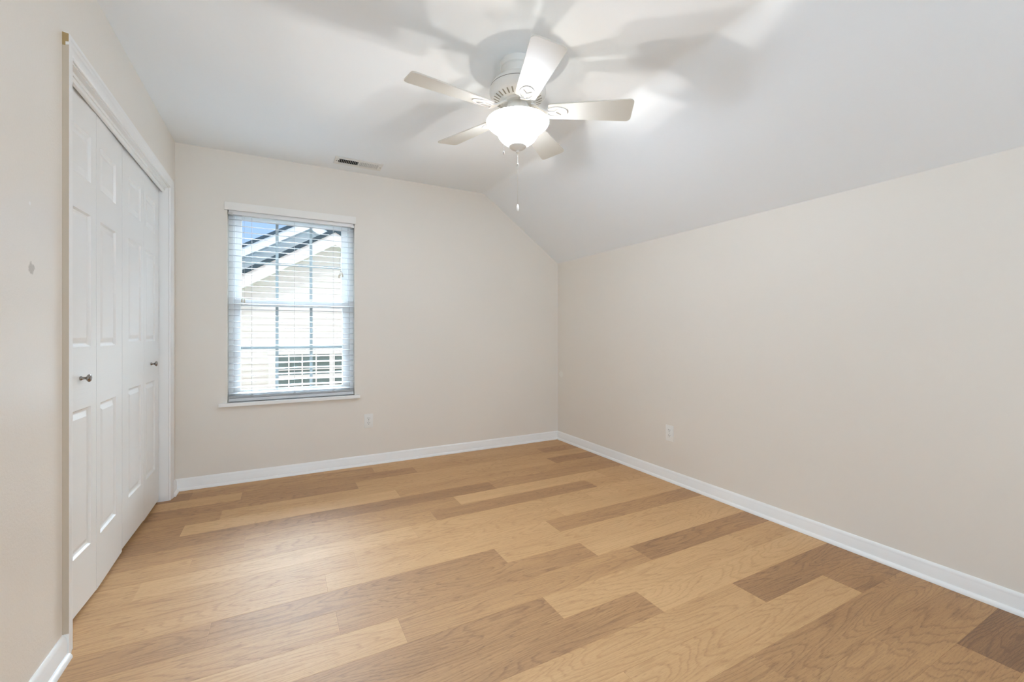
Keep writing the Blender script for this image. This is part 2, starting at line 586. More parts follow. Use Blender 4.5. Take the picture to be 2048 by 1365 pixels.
for r in range(-26, 12):
    j, tones = rows.get(r, (random.uniform(0, PL), {}))
    y0 = Y0 + ROW * r
    for k in range(-3, 4):
        x0 = j + PL * k
        plank(x0, x0 + PL, y0, y0 + ROW, tones.get(k, random.choice([.22, .3, .36, .45, .6])))
box(bm, (fx0, fy0, -.10), (fx1, fy1, -.0008))
tag(obj('floor', bm, M['oak']), 'oak laminate plank floor in mixed tones', 'floor', kind='structure')

# ---- baseboards with shoe moulding
BH = 0.083
bprof = [(0, 0), (.0125, 0), (.0125, .060), (.0105, .064), (.0105, .069), (.0085, .075), (.006, .080), (.003, BH), (0, BH)]
sprof = [(.0125, 0.0006)] + [(.0125 + .0145 * math.cos(a), .0006 + .0185 * math.sin(a)) for a in [R(q) for q in (0, 20, 40, 60, 80, 90)]]
def run(name, label, P0, P1, nrm, m0=0, m1=0):
    """straight run from P0 to P1 on the floor; nrm points into the room; m = mitre direction along the run at each end"""
    P0, P1, nrm = Vector(P0), Vector(P1), Vector(nrm)
    d = (P1 - P0).normalized()
    res = None
    for nm, prof in (('b', bprof), ('s', sprof)):
        bm = bmesh.new()
        sweep(bm, [[tuple(P0 + nrm * t + d * (m0 * t) + Vector((0, 0, z))) for t, z in prof],
                   [tuple(P1 + nrm * t - d * (m1 * t) + Vector((0, 0, z))) for t, z in prof]])
        if res is None:
            res = tag(obj(name, bm, M['trim'], smooth=True), label, 'baseboard', kind='structure')
        else:
            obj('shoe_moulding', bm, M['trim'], res, smooth=True)
    return res
run('baseboard_back', 'white baseboard along the back wall under the window', (XL, YB, 0), (XR, YB, 0), (0, -1, 0), 1, 1)
run('baseboard_right', 'long white baseboard along the right knee wall', (XR, YB, 0), (XR, YR, 0), (-1, 0, 0), 1, 0)
run('baseboard_left', 'white baseboard on the left wall before the closet', (XL, YR, 0), (XL, 2.0030, 0), (1, 0, 0), 0, 0)
run('baseboard_left_corner', 'short white baseboard between closet casing and back corner', (XL, 3.642, 0), (XL, YB, 0), (1, 0, 0), 0, 1)

# ================================================================== CLOSET
# casing swept round the opening, with jamb and track fascia as parts
YN, YF, ZT = 2.0035, 3.6405, 2.1225
cprof = [(0, 0), (0, .0175), (.010, .0180), (.014, .0160), (.018, .0150), (.026, .0150), (.030, .0130), (.040, .0115),
         (.047, .0095), (.050, .0105), (.055, .0095), (.0575, .006), (.0575, 0)]
bm = bmesh.new()
st = []
for f in (lambda w: (YN + w, 0.0005), lambda w: (YN + w, ZT - w), lambda w: (YF - w, ZT - w), lambda w: (YF - w, 0.0005)):
    st.append([(XL + t, *f(wd)) for wd, t in cprof])
sweep(bm, st)
casing = tag(obj('trim_1', bm, M['trim'], smooth=True), 'white moulded casing framing the closet doors', 'trim', kind='structure')
bm = bmesh.new()
box(bm, (XL - WT, CY0 - .018, 0.0005), (XL - .0005, CY0, CZT + .018))
box(bm, (XL - WT, CY1, 0.0005), (XL - .0005, CY1 + .018, CZT + .018))
box(bm, (XL - WT, CY0, CZT), (XL - .0005, CY1, CZT + .018))
obj('jamb', bm, M['trim'], casing)
bm = bmesh.new()
box(bm, (XL - .036, CY0, 2.030), (XL - .023, CY1, CZT), .003)
box(bm, (XL - .023, CY0, 2.046), (XL - .018, CY1, CZT), .002)
obj('track_fascia', bm, M['trim'], casing)
bm = bmesh.new()  # beige strip over the near side face of the casing
prism(bm, [(XL + .0002, BH + .001), (XL + .0172, BH + .001), (XL + .0172, 2.0830), (XL + .0002, 2.0780)], .0007, axis=1, base=YN - .0008)
obj('beige_edge', bm, M['edge_beige'], casing)['label'] = 'beige outer edge'
bm = bmesh.new()
prism(bm, [(XL + .0005, 2.0782), (XL + .0085, 2.0782), (XL + .0085, 2.092), (XL + .0165, 2.0935), (XL + .0165, ZT - .003), (XL + .0005, ZT - .0005)], .0012, axis=1, base=YN - .0014)
obj('bare_patch', bm, M['bare'], casing)['label'] = 'bare tan wood patch at the top'
# dark closet interior
bm = bmesh.new()
cx0 = XL - .75
box(bm, (cx0 - .05, CY0 - .3, -.1), (cx0, CY1 + .25, ZC))
box(bm, (cx0, CY0 - .35, -.1), (XL - WT, CY0 - .3, ZC))
box(bm, (cx0, CY1 + .2, -.1), (XL - WT, CY1 + .25, ZC))
box(bm, (cx0, CY0 - .3, ZC - .05), (XL - WT, CY1 + .2, ZC))
box(bm, (cx0, CY0 - .3, -.1), (XL - .14, CY1 + .2, -.0008))
tag(obj('wall_closet', bm, M['wall']), 'dim closet interior behind the bifold doors', 'wall', kind='structure')

def leaf(name, parent, p0, p1, zb, zt, wide_first):
    """one moulded bifold leaf from p0 to p1 (x,y), front towards +x"""
    p0, p1 = Vector((*p0, 0)), Vector((*p1, 0))
    W = (p1 - p0).length - .003
    T = .034
    H = zt - zb
    sa, sb = (.098, .050) if wide_first else (.050, .098)
    ys = [0, sa, W - sb, W]
    zs = [0, .237 - .016, .804 - .016, 1.049 - .016, 1.589 - .016, 1.723 - .016, 1.912 - .016, H]
    bm = bmesh.new()
    def q(pts, mi=0):
        face(bm, pts, mi)
    for i in range(3):
        for j in range(7):
            y0, y1, z0, z1 = ys[i], ys[i + 1], zs[j], zs[j + 1]
            if i == 1 and j in (1, 3, 5):
                prev = (0, 0.0)
                for ins, dep in ((.006, -.0080), (.012, -.0105), (.016, -.0105), (.036, -.0020)):
                    a, da = prev
                    A = [(da, y0 + a, z0 + a), (da, y1 - a, z0 + a), (da, y1 - a, z1 - a), (da, y0 + a, z1 - a)]
                    B = [(dep, y0 + ins, z0 + ins), (dep, y1 - ins, z0 + ins), (dep, y1 - ins, z1 - ins), (dep, y0 + ins, z1 - ins)]
                    for k in range(4):
                        q([A[k], A[(k + 1) % 4], B[(k + 1) % 4], B[k]])
                    prev = (ins, dep)
                q(B)
            else:
                q([(0, y0, z0), (0, y1, z0), (0, y1, z1), (0, y0, z1)], 1 if i == 1 else 0)
    q([(-T, 0, 0), (-T, 0, H), (-T, W, H), (-T, W, 0)])
    q([(0, 0, 0), (0, 0, H), (-T, 0, H), (-T, 0, 0)])
    q([(0, W, 0), (-T, W, 0), (-T, W, H), (0, W, H)])
    q([(0, 0, 0), (-T, 0, 0), (-T, W, 0), (0, W, 0)])
    q([(0, 0, H), (0, W, H), (-T, W, H), (-T, 0, H)])
    bmesh.ops.remove_doubles(bm, verts=bm.verts[:], dist=1e-5)
    bmesh.ops.recalc_face_normals(bm, faces=bm.faces[:])
    o = obj(name, bm, [M['door_v'], M['door_h']], parent)
    d = p1 - p0
    o.location = Vector((p0.x, p0.y, zb)) - parent.location
    o.rotation_euler = (0, 0, math.atan2(d.y, d.x) - math.pi / 2)
    return o
def knob(lf, yl, zl):
    bm = bmesh.new()
    lathe(bm, [(.0085, 0), (.0085, .003), (.0055, .006), (.0048, .014), (.0065, .018), (.0125, .0215), (.0155, .0250), (.0155, .0275), (.0125, .0310), (.007, .0330), (.001, .0335)],
          seg=28, c=(0, yl, zl), axis='x')
    obj('knob', bm, M['nickel'], lf, smooth='all')['label'] = 'brushed nickel mushroom knob'
xd = XL - .0515
d1 = empty('door_1', (xd, 2.073, 0))
tag(d1, 'nearer pair of white six-panel bifold closet doors', 'closet door', kind='structure')
l1 = leaf('door_leaf', d1, (xd, 2.071), (-.689, 2.448), .016, 2.046, True)
knob(l1, .228, .926 - .016)
leaf('door_leaf', d1, (-.689, 2.448), (-.6985, 2.823), .014, 2.040, False)
d2 = empty('door_2', (-.6965, 2.8255, 0))
tag(d2, 'farther pair of white six-panel bifold closet doors', 'closet door', kind='structure')
leaf('door_leaf', d2, (-.6985, 2.8255), (-.6965, 3.200), .026, 2.050, True)
l4 = leaf('door_leaf', d2, (-.6965, 3.200), (-.7010, 3.5745), .022, 2.048, False)
knob(l4, .165, .917 - .022)

# ================================================================== WINDOW
wn = empty('window_1', ((WX0 + WX1) / 2, YB, WZ0))
tag(wn, 'white vinyl single-hung window with grey bars in the glass', 'window', kind='structure')
def wpart(name, bm, m, parent=wn, smooth=False):
    o = obj(name, bm, m, parent, smooth)
    o.matrix_parent_inverse = Matrix.Identity(4)
    off = -Vector(wn.location)
    if parent is wn:
        o.location = off
    return o
def rect_frame(bm, x0, x1, z0, z1, y0, y1, wl, wr, wb, wt, bev=.002):
    box(bm, (x0, y0, z0), (x0 + wl, y1, z1), bev)
    box(bm, (x1 - wr, y0, z0), (x1, y1, z1), bev)
    box(bm, (x0 + wl, y0, z0), (x1 - wr, y1, z0 + wb), bev)
    box(bm, (x0 + wl, y0, z1 - wt), (x1 - wr, y1, z1), bev)
FY = YB + .060
GX0, GX1 = -.266, .453
bm = bmesh.new()
rect_frame(bm, WX0 + .001, WX1 - .001, WZ0 + .001, WZ1 - .001, FY, YB + WT + .028, .030, .030, .030, .040)
rect_frame(bm, WX0 + .031, WX1 - .031, WZ0 + .031, WZ1 - .041, FY + .012, YB + WT + .02, .012, .012, .010, .012)
wpart('window_frame', bm, M['vinyl'])
bm = bmesh.new()   # upper sash, set back
rect_frame(bm, WX0 + .036, WX1 - .036, 1.322, WZ1 - .046, YB + .098, YB + .122, GX0 - WX0 - .036 + .004, WX1 - GX1 - .036 + .004, .036, WZ1 - .046 - 1.966)
us = wpart('upper_sash', bm, M['vinyl'])
bm = bmesh.new()
rect_frame(bm, WX0 + .036, WX1 - .036, WZ0 + .036, 1.362, YB + .068, YB + .096, GX0 - WX0 - .036, WX1 - GX1 - .036, .676 - WZ0 - .036, .052)
ls = wpart('lower_sash', bm, M['vinyl'])
bm = bmesh.new()
for xx in (-.06, .34):
    box(bm, (xx - .030, YB + .070, 1.362), (xx + .030, YB + .092, 1.368), .002)
    box(bm, (xx - .020, YB + .072, 1.366), (xx + .022, YB + .088, 1.377), .004)
obj('sash_lock', bm, M['vinyl'], ls)
for sash, z0, z1, yy in ((us, 1.355, 1.967, YB + .110), (ls, .674, 1.312, YB + .084)):
    bm = bmesh.new()
    box(bm, (GX0 - .002, yy - .006, z0), (GX1 + .002, yy - .003, z1))
    obj('pane', bm, M['glass'], sash)
    bm = bmesh.new()
    yb0, yb1 = yy - .002, yy + .004
    k = (yy - YB) / 3.9
    xs = (-.0255, .2175)
    zm = 1.650 if sash is us else .992
    for xc in xs:
        box(bm, (xc - .0105, yb0, z0 + .001), (xc + .0105, yb1, z1 - .001))
    e = [GX0] + [v for xc in xs for v in (xc - .0105, xc + .0105)] + [GX1]
    for a, b in zip(e[::2], e[1::2]):
        box(bm, (a, yb0, zm - .0095), (b, yb1, zm + .0095))
    obj('glazing_bar', bm, M['bar'], sash)['label'] = 'grey grid bars between the panes'
bm = bmesh.new()
box(bm, (-.396, YB - .036, .5680), (.579, YB - .0005, .5940), .003)
box(bm, (WX0 + .001, YB - .002, .568), (WX1 - .001, FY - .001, .5939))
wpart('window_sill', bm, M['trim'])

# ================================================================== BLIND
bl = empty('window_blind', (.0975, YB + .02, WZ1))
tag(bl, 'white horizontal slat blind lowered over the window with slats open', 'blind')
def bpart(name, bm, m, smooth=False):
    o = obj(name, bm, m, bl, smooth)
    o.location = -Vector(bl.location)
    return o
BX0, BX1 = -.338, .533
BYC = YB + .026
bm = bmesh.new()
box(bm, (-.3625, YB - .016, 2.008), (.5480, YB - .006, 2.066), .0025)
box(bm, (-.3625, YB - .006, 2.008), (-.3565, YB - .0006, 2.066))
box(bm, (.5420, YB - .006, 2.008), (.5480, YB - .0006, 2.066))
bpart('valance', bm, M['valance'])
bm = bmesh.new()
box(bm, (BX0, YB + .003, 1.982), (BX1, YB + .050, 2.022), .003)
bpart('headrail', bm, M['headrail'])
for xa, xb in ((BX0 - .004, BX0 + .026), (BX1 - .022, BX1 + .004)):
    bm = bmesh.new()
    box(bm, (xa, YB + .001, 1.978), (xb, YB + .052, 1.995), .002)
    bpart('end_bracket', bm, M['chain'])
def slat_bm(zc, tilt=0.0, wob=0.0):
    bm = bmesh.new()
    D, T, n, m_ = .048, .0026, 6, 8
    st = []
    for i in range(m_ + 1):
        x = BX0 + (BX1 - BX0) * i / m_
        dz = wob * math.sin(math.pi * i / m_)
        top, bot = [], []
        for k in range(n + 1):
            s = -D / 2 + D * k / n
            crown = .0016 * (1 - (2 * s / D) ** 2)
            z = zc + crown + s * math.tan(tilt) + dz
            top.append((x, BYC + s, z + T / 2))
            bot.append((x, BYC + s, z - T / 2))
        st.append(top + bot[::-1])
    sweep(bm, st)
    return bm
zs = []
z = 1.948
while z > .655:
    zs.append(z)
    z -= .0445
for i, z in enumerate(zs):
    bpart('slat', slat_bm(z, R(6.0 + random.uniform(-1.5, 1.5)), random.uniform(-.0015, .0015)), M['blind'], smooth=True)
for k in range(3):
    bpart('slat', slat_bm(.6265 + .0042 * k + .0016, 0, 0), M['blind'], smooth=True)
bm = bmesh.new()
box(bm, (BX0, YB + .002, .5990), (BX1, YB + .050, .6235), .004)
bpart('bottom_rail', bm, M['blind'])
for xc in (-.192, .095, .379):
    bm = bmesh.new()
    for yy in (BYC - .0255, BYC + .0255):
        tube(bm, [(xc, yy, 1.985), (xc, yy, .630)], .0009, 6)
    for z in zs:
        tube(bm, [(xc, BYC - .0255, z - .003), (xc, BYC + .0255, z - .003)], .0006, 5)
    # slack loops gathered on the bottom rail
    for q in range(5):
        ph = q * 1.3
        tube(bm, [(xc + .010 * math.cos(ph + a), BYC - .027 - .002 * math.sin(2 * a), .628 + .0035 * q + .008 * math.sin(a) * .8) for a in [x * .6 for x in range(8)]], .0010, 5)
    bpart('ladder_cord', bm, M['cord'])
def tassel(bm, x, y, z):
    lathe(bm, [(.0015, .026), (.0035, .024), (.0045, .014), (.0065, .003), (.0065, 0), (.002, -.001)], 12, (x, y, z))
bm = bmesh.new()
for x0, x1, zb in ((-.252, -.254, 1.335), (-.240, -.237, 1.333)):
    tube(bm, [(x0, YB - .003, 1.985), (x0, YB - .003, 1.7), (x1, YB - .003, zb + .025)], .0010, 6)
co = bpart('tilt_cord', bm, M['cord'])
bm = bmesh.new()
tassel(bm, -.254, YB - .003, 1.335)
tassel(bm, -.237, YB - .003, 1.333)
o = obj('tassel', bm, M['tassel'], co, smooth=True)
bm = bmesh.new()
cp = [(.437, YB - .003, 1.985), (.437, YB - .004, 1.80), (.428, YB - .006, 1.74), (.418, YB - .007, 1.69), (.424, YB - .006, 1.64), (.433, YB - .006, 1.612)]
tube(bm, cp, .0012, 6)
tube(bm, [(.441, YB - .003, 1.985), (.441, YB - .004, 1.82), (.434, YB - .005, 1.76)], .0010, 6)
for tx, tz in ((.418, 1.556), (.428, 1.572), (.440, 1.580), (.446, 1.565)):
    tube(bm, [(.433, YB - .006, 1.612), (tx, YB - .008, tz + .026)], .0008, 5)
bmesh.ops.create_uvsphere(bm, u_segments=10, v_segments=8, radius=.006, matrix=Matrix.Translation((.433, YB - .006, 1.610)))
co = bpart('lift_cord', bm, M['cord'])
bm = bmesh.new()
for tx, tz in ((.418, 1.556), (.428, 1.572), (.440, 1.580), (.446, 1.565)):
    tassel(bm, tx, YB - .008, tz)
obj('tassel', bm, M['tassel'], co, smooth=True)

# ================================================================== OUTLETS
def outlet(name, label, loc, rz):
    """cover plate facing local -y"""
    root = empty(name, loc, rz)
    tag(root, label, 'outlet', 'wall outlets')
    bm = bmesh.new()
    box(bm, (-.036, -.0055, -.059), (.036, -.0003, .059), .0022)
    obj('cover_plate', bm, M['white'], root, smooth=True)
    for s in (.0200, -.0200):
        bm = bmesh.new()
        pts = []
        for k in range(32):
            a = 2 * math.pi * k / 32
            pts.append((.0172 * math.cos(a), max(-.0140, min(.0140, .0172 * math.sin(a))) + s))
        prism(bm, pts, .0022, axis=1, base=-.0075)
        rc = obj('receptacle', bm, M['white'], root)
        bm = bmesh.new()
        box(bm, (-.0085, -.0079, s + .001), (-.0058, -.0074, s + .0100))
        box(bm, (.0058, -.0079, s + .001), (.0080, -.0074, s + .0085))
        lathe(bm, [(.0026, 0), (.0026, .0005)], 12, (0, -.0079, s - .0065), axis='y')
        obj('socket_slot', bm, M['dark'], rc)['label'] = 'dark socket slots'
    bm = bmesh.new()
    lathe(bm, [(.0030, 0), (.0030, .0012)], 14, (0, -.0066, 0), axis='y')
    obj('screw', bm, M['chain'], root)
    return root
outlet('wall_outlet', 'white duplex outlet low on the back wall right of the window', (.652, YB, .368), 0)
outlet('wall_outlet', 'white duplex outlet low on the right knee wall', (XR, 2.295, .358), -math.pi / 2)

# ================================================================== CEILING VENT
vt = empty('ceiling_vent', (.541, 3.567, ZC))
tag(vt, 'white slotted air register in the ceiling above the window', 'vent')
VW, VD = .354, .150
bm = bmesh.new()
iw, idp = .292, .082
for a, b in (((-VW / 2, -VD / 2), (-iw / 2, VD / 2)), ((iw / 2, -VD / 2), (VW / 2, VD / 2)),
             ((-iw / 2, -VD / 2), (iw / 2, -idp / 2)), ((-iw / 2, idp / 2), (iw / 2, VD / 2))):
    box(bm, (a[0], a[1], -.0060), (b[0], b[1], -.0008), .0012)
box(bm, (-.006, -idp / 2, -.0060), (.006, idp / 2, -.0010))
obj('frame', bm, M['metal_white'], vt)
bm = bmesh.new()
box(bm, (-iw / 2, -idp / 2, -.0011), (iw / 2, idp / 2, -.0006))
obj('duct_opening', bm, M['dark'], vt)['label'] = 'dark duct opening'
for half in (-1, 1):
    for k in range(11):
        xc = half * (.0130 + .0128 * k)
        bm = bmesh.new()
        Mx = Matrix.Translation((xc, 0, -.0050)) @ Matrix.Rotation(R(-66 if half < 0 else 42), 4, 'Y')
        box(bm, (-.0055, -idp / 2, -.0005), (.0055, idp / 2, .0005), M4=Mx)
        obj('louver', bm, M['metal_white'], vt)
for sx in (-1, 1):
    bm = bmesh.new()
    lathe(bm, [(.0042, -.0075), (.0042, -.0055)], 14, (sx * .163, 0, 0))
    obj('screw', bm, M['dark'], vt)
bm = bmesh.new()
box(bm, (-.1515, -.012, -.012), (-.1480, .004, -.0055), .001)
obj('damper_lever', bm, M['dark'], vt)

# ================================================================== CEILING FAN
FD = 2.1445
c_, s_ = math.cos(R(28.1137)), math.sin(R(28.1137))
off = (1035.5 - 1024) / 865.77 * FD
FXY = (s_ * FD + c_ * off, c_ * FD - s_ * off)
fan = empty('ceiling_fan', (FXY[0], FXY[1], ZC))
tag(fan, 'white five-blade ceiling fan with a lit alabaster bowl', 'ceiling fan')
def fz(z):
    return z - ZC
bm = bmesh.new()
lathe(bm, [(.087, -.0005), (.088, -.006), (.088, -.024), (.084, -.030), (.079, -.031), (.074, -.036), (.073, -.075), (.070, -.082)], 56)
obj('canopy', bm, M['fan'], fan, smooth=True)
bm = bmesh.new()
lathe(bm, [(.070, fz(2.362)), (.088, fz(2.359)), (.108, fz(2.350)), (.124, fz(2.335)), (.134, fz(2.318)), (.1365, fz(2.312)), (.1355, fz(2.310)), (.1385, fz(2.306)),
           (.140, fz(2.290)), (.136, fz(2.276)), (.124, fz(2.264)), (.098, fz(2.252)), (.078, fz(2.246)), (.074, fz(2.236)), (.058, fz(2.236))], 72)
mh = obj('motor_housing', bm, M['fan'], fan, smooth=True)
bm = bmesh.new()
lathe(bm, [(.1362, fz(2.3128)), (.13685, fz(2.3122)), (.13685, fz(2.3108)), (.1362, fz(2.3102))], 72, cap=False)
obj('seam', bm, simple('seam_shade', (.20, .18, .16), .8), mh)
for k in range(30):
    a = 2 * math.pi * k / 30
    bm = bmesh.new()
    # slot lying on the conical underside
    P = [(.092, fz(2.2496)), (.120, fz(2.2618))]
    dr, dz = P[1][0] - P[0][0], P[1][1] - P[0][1]
    ln = math.hypot(dr, dz)
    nx, nz = dz / ln, -dr / ln
    pts = []
    for q in range(16):
        t = 2 * math.pi * q / 16
        along = ln / 2 + (ln / 2 - .0035) * (1 if math.cos(t) > 0 else -1) + .0035 * math.cos(t)
        pts.append((P[0][0] + dr / ln * along + nx * .0007, .0035 * math.sin(t), P[0][1] + dz / ln * along + nz * .0007))
    rot = Matrix.Rotation(a, 4, 'Z')
    v0 = [bm.verts.new(rot @ Vector(p)) for p in pts]
    v1 = [bm.verts.new(rot @ (Vector(p) - Vector((nx * .002, 0, nz * .002)))) for p in pts]
    bm.faces.new(v0)
    bm.faces.new(v1[::-1])
    for q in range(16):
        bm.faces.new((v0[q], v1[q], v1[(q + 1) % 16], v0[(q + 1) % 16]))
    bmesh.ops.recalc_face_normals(bm, faces=bm.faces[:])
    obj('vent_slot', bm, simple('slot_shade', (.30, .27, .22), .8) if k == 0 else bpy.data.materials['slot_shade'], mh)
bm = bmesh.new()
lathe(bm, [(.050, fz(2.238)), (.052, fz(2.222)), (.060, fz(2.218)), (.062, fz(2.190)), (.058, fz(2.180)), (.040, fz(2.176))], 48)
obj('switch_housing', bm, M['fan'], fan, smooth=True)
bm = bmesh.new()
lathe(bm, [(.006, fz(2.180)), (.006, fz(2.012))], 12)
obj('light_stem', bm, M['chain'], fan)
# bowl: thin shell, open at the top
op = [(.1480, 2.1475), (.1535, 2.1490), (.1550, 2.1460), (.1510, 2.1380), (.1380, 2.1260), (.1220, 2.1150), (.1100, 2.1050), (.1030, 2.0940), (.0960, 2.0800), (.0850, 2.0640), (.0680, 2.0490), (.0480, 2.0385), (.0250, 2.0330), (.0070, 2.0320)]
ip = [(max(r - .0035, .0070), z + .0035) for r, z in op[3:]][::-1]
bm2 = bmesh.new()
prof = [(r, fz(z)) for r, z in op] + [(r, fz(z)) for r, z in ip]
rings = []
for k in range(64):
    a = 2 * math.pi * k / 64
    rings.append([bm2.verts.new((r * math.cos(a), r * math.sin(a), z)) for r, z in prof])
for k in range(64):
    A, B = rings[k], rings[(k + 1) % 64]
    n = len(prof)
    for q in range(n):
        bm2.faces.new((A[q], A[(q + 1) % n], B[(q + 1) % n], B[q])).material_index = 0 if 1 <= q < len(op) - 1 else 1
bmesh.ops.recalc_face_normals(bm2, faces=bm2.faces[:])
obj('glass_bowl', bm2, [M['bowl'], M['bowl_inner']], fan, smooth='all')['label'] = 'lit alabaster glass bowl'
bm = bmesh.new()
lathe(bm, [(.010, fz(2.034)), (.043, fz(2.032)), (.044, fz(2.028)), (.036, fz(2.020)), (.022, fz(2.012)), (.010, fz(2.009)), (.006, fz(2.006)), (.010, fz(2.003)), (.011, fz(2.000)), (.007, fz(1.995)), (.002, fz(1.993))], 36)
obj('finial', bm, M['fan'], fan, smooth=True)

BZ = 2.197
droop = [.018, -.010, -.018, -.004, .010]
tips = 0.5545
for k in range(5):
    a = R(-178.2 + 72 * k)
    rot = Matrix.Rotation(a, 4, 'Z')
    el = Matrix.Rotation(-math.atan2(droop[k], tips - .1), 4, 'Y')
    pit = Matrix.Rotation(R(-12.3), 4, 'X')
    X = Matrix.Translation((0, 0, fz(BZ))) @ rot @ Matrix.Translation((.10, 0, 0)) @ el @ pit @ Matrix.Translation((-.10, 0, 0))
    # blade: rounded trapezoid
    r0, r1, w0, w1, cr_ = .150, tips, .050, .0725, .022
    outl = []
    for (cx, cy, a0) in ((r1 - cr_, w1 - cr_, 0), (r0 + .012, w0 - .012, 90), (r0 + .012, -w0 + .012, 180), (r1 - cr_, -w1 + cr_, 270)):
        rr = cr_ if cx > .3 else .012
        for q in range(7):
            t = R(a0 + 90 * q / 6)
            outl.append((cx + rr * math.cos(t), cy + rr * math.sin(t)))
    bm = bmesh.new()
    prism(bm, outl, .0060, axis=2, base=-.003)
    bmesh.ops.transform(bm, matrix=X, verts=bm.verts[:])
    obj('blade', bm, M['blade'], fan)
    # blade arm: ornate ring with a Y inside, neck rising to the motor
    bm = bmesh.new()
    t = bmesh.new()
    ring_o, ring_i = [], []
    n = 40
    cx, rx, ry = .190, .054, .035
    for q in range(n):
        th = 2 * math.pi * q / n
        sq = 1.0
        ring_o.append((cx + rx * math.cos(th), ry * math.sin(th)))
        ring_i.append((cx + (rx - .009) * math.cos(th), (ry - .008) * math.sin(th)))
    for zz0, zz1 in ((-.0062, -.0028),):
        vo0 = [t.verts.new((*p, zz0)) for p in ring_o]
        vi0 = [t.verts.new((*p, zz0 - .001)) for p in ring_i]
        vo1 = [t.verts.new((*p, zz1)) for p in ring_o]
        vi1 = [t.verts.new((*p, zz1)) for p in ring_i]
        for q in range(n):
            w_ = (q + 1) % n
            t.faces.new((vo0[q], vo0[w_], vi0[w_], vi0[q]))
            t.faces.new((vo1[w_], vo1[q], vi1[q], vi1[w_]))
            t.faces.new((vo0[w_], vo0[q], vo1[q], vo1[w_]))
            t.faces.new((vi0[q], vi0[w_], vi1[w_], vi1[q]))
    for (p, q_, wd) in (((.142, 0), (.184, 0), .013), ((.180, 0), (.212, .025), .008), ((.180, 0), (.212, -.025), .008)):
        p, q_ = Vector((*p, 0)), Vector((*q_, 0))
        d = (q_ - p)
        M4 = Matrix.Translation((p + q_) / 2 + Vector((0, 0, -.0048))) @ Matrix.Rotation(math.atan2(d.y, d.x), 4, 'Z')
        box(t, (-d.length / 2, -wd / 2, -.0020), (d.length / 2, wd / 2, .0020), .001, M4=M4)
    bmesh.ops.transform(t, matrix=X, verts=t.verts[:])
    bmesh.ops.recalc_face_normals(t, faces=t.faces[:])
    merge(bm, t)
    # curved neck
    st = []
    for q in range(9):
        u = q / 8
        rr = .066 + (.150 - .066) * u
        zz = 2.233 + (BZ - .007 + droop[k] * .11 - 2.233) * (3 * u * u - 2 * u ** 3)
        hw = .011 + .010 * u * u
        pr = [(rr, -hw, fz(zz) - .0035), (rr, hw, fz(zz) - .0035), (rr, hw, fz(zz) + .0035), (rr, -hw, fz(zz) + .0035)]
        st.append([tuple(rot @ Vector(p)) for p in pr])
    sweep(bm, st)
    arm = obj('blade_arm', bm, M['fan'], fan, smooth=True)
    for (sx, sy) in ((.176, 0), (.204, .019), (.204, -.019)):
        bm = bmesh.new()
        lathe(bm, [(.0038, -.0078), (.0038, -.0055)], 10, (sx, sy, 0))
        bmesh.ops.transform(bm, matrix=X, verts=bm.verts[:])
        obj('screw', bm, M['fan'], arm)

def bead_chain(bm, pts, step=.0042, r=.0016):
    pts = [Vector(p) for p in pts]
    tube(bm, pts, .0005, 5)
    for A, B in zip(pts, pts[1:]):
        n = max(1, int((B - A).length / step))
        for q in range(n):
            bmesh.ops.create_icosphere(bm, subdivisions=1, radius=r, matrix=Matrix.Translation(A.lerp(B, q / n)))
bm = bmesh.new()
bead_chain(bm, [(0, 0, fz(1.994)), (0, 0, fz(1.738))])
lathe(bm, [(.0022, fz(1.945)), (.0034, fz(1.943)), (.0034, fz(1.934)), (.0022, fz(1.932))], 10)
pc = obj('pull_chain', bm, M['chain'], fan)
bm = bmesh.new()
lathe(bm, [(.0015, fz(1.742)), (.0045, fz(1.738)), (.0065, fz(1.727)), (.0060, fz(1.716)), (.003, fz(1.709)), (.0008, fz(1.708))], 16)
obj('pull_fob', bm, M['fan'], pc, smooth=True)
# second chain, from the switch housing over the near rim of the bowl
rim = Vector((-s_ * .166, -c_ * .166, 0)) + Vector((c_ * -.0785, -s_ * -.0785, 0))
rim = rim.normalized() * .1575
h0 = rim.normalized() * .062
bm = bmesh.new()
bead_chain(bm, [(h0.x, h0.y, fz(2.200)), (rim.x, rim.y, fz(2.151)), (rim.x, rim.y, fz(1.945))])
lathe(bm, [(.0018, fz(1.946)), (.0032, fz(1.943)), (.0032, fz(1.933)), (.001, fz(1.931))], 10, (rim.x, rim.y, 0))
obj('pull_chain', bm, M['chain'], fan)
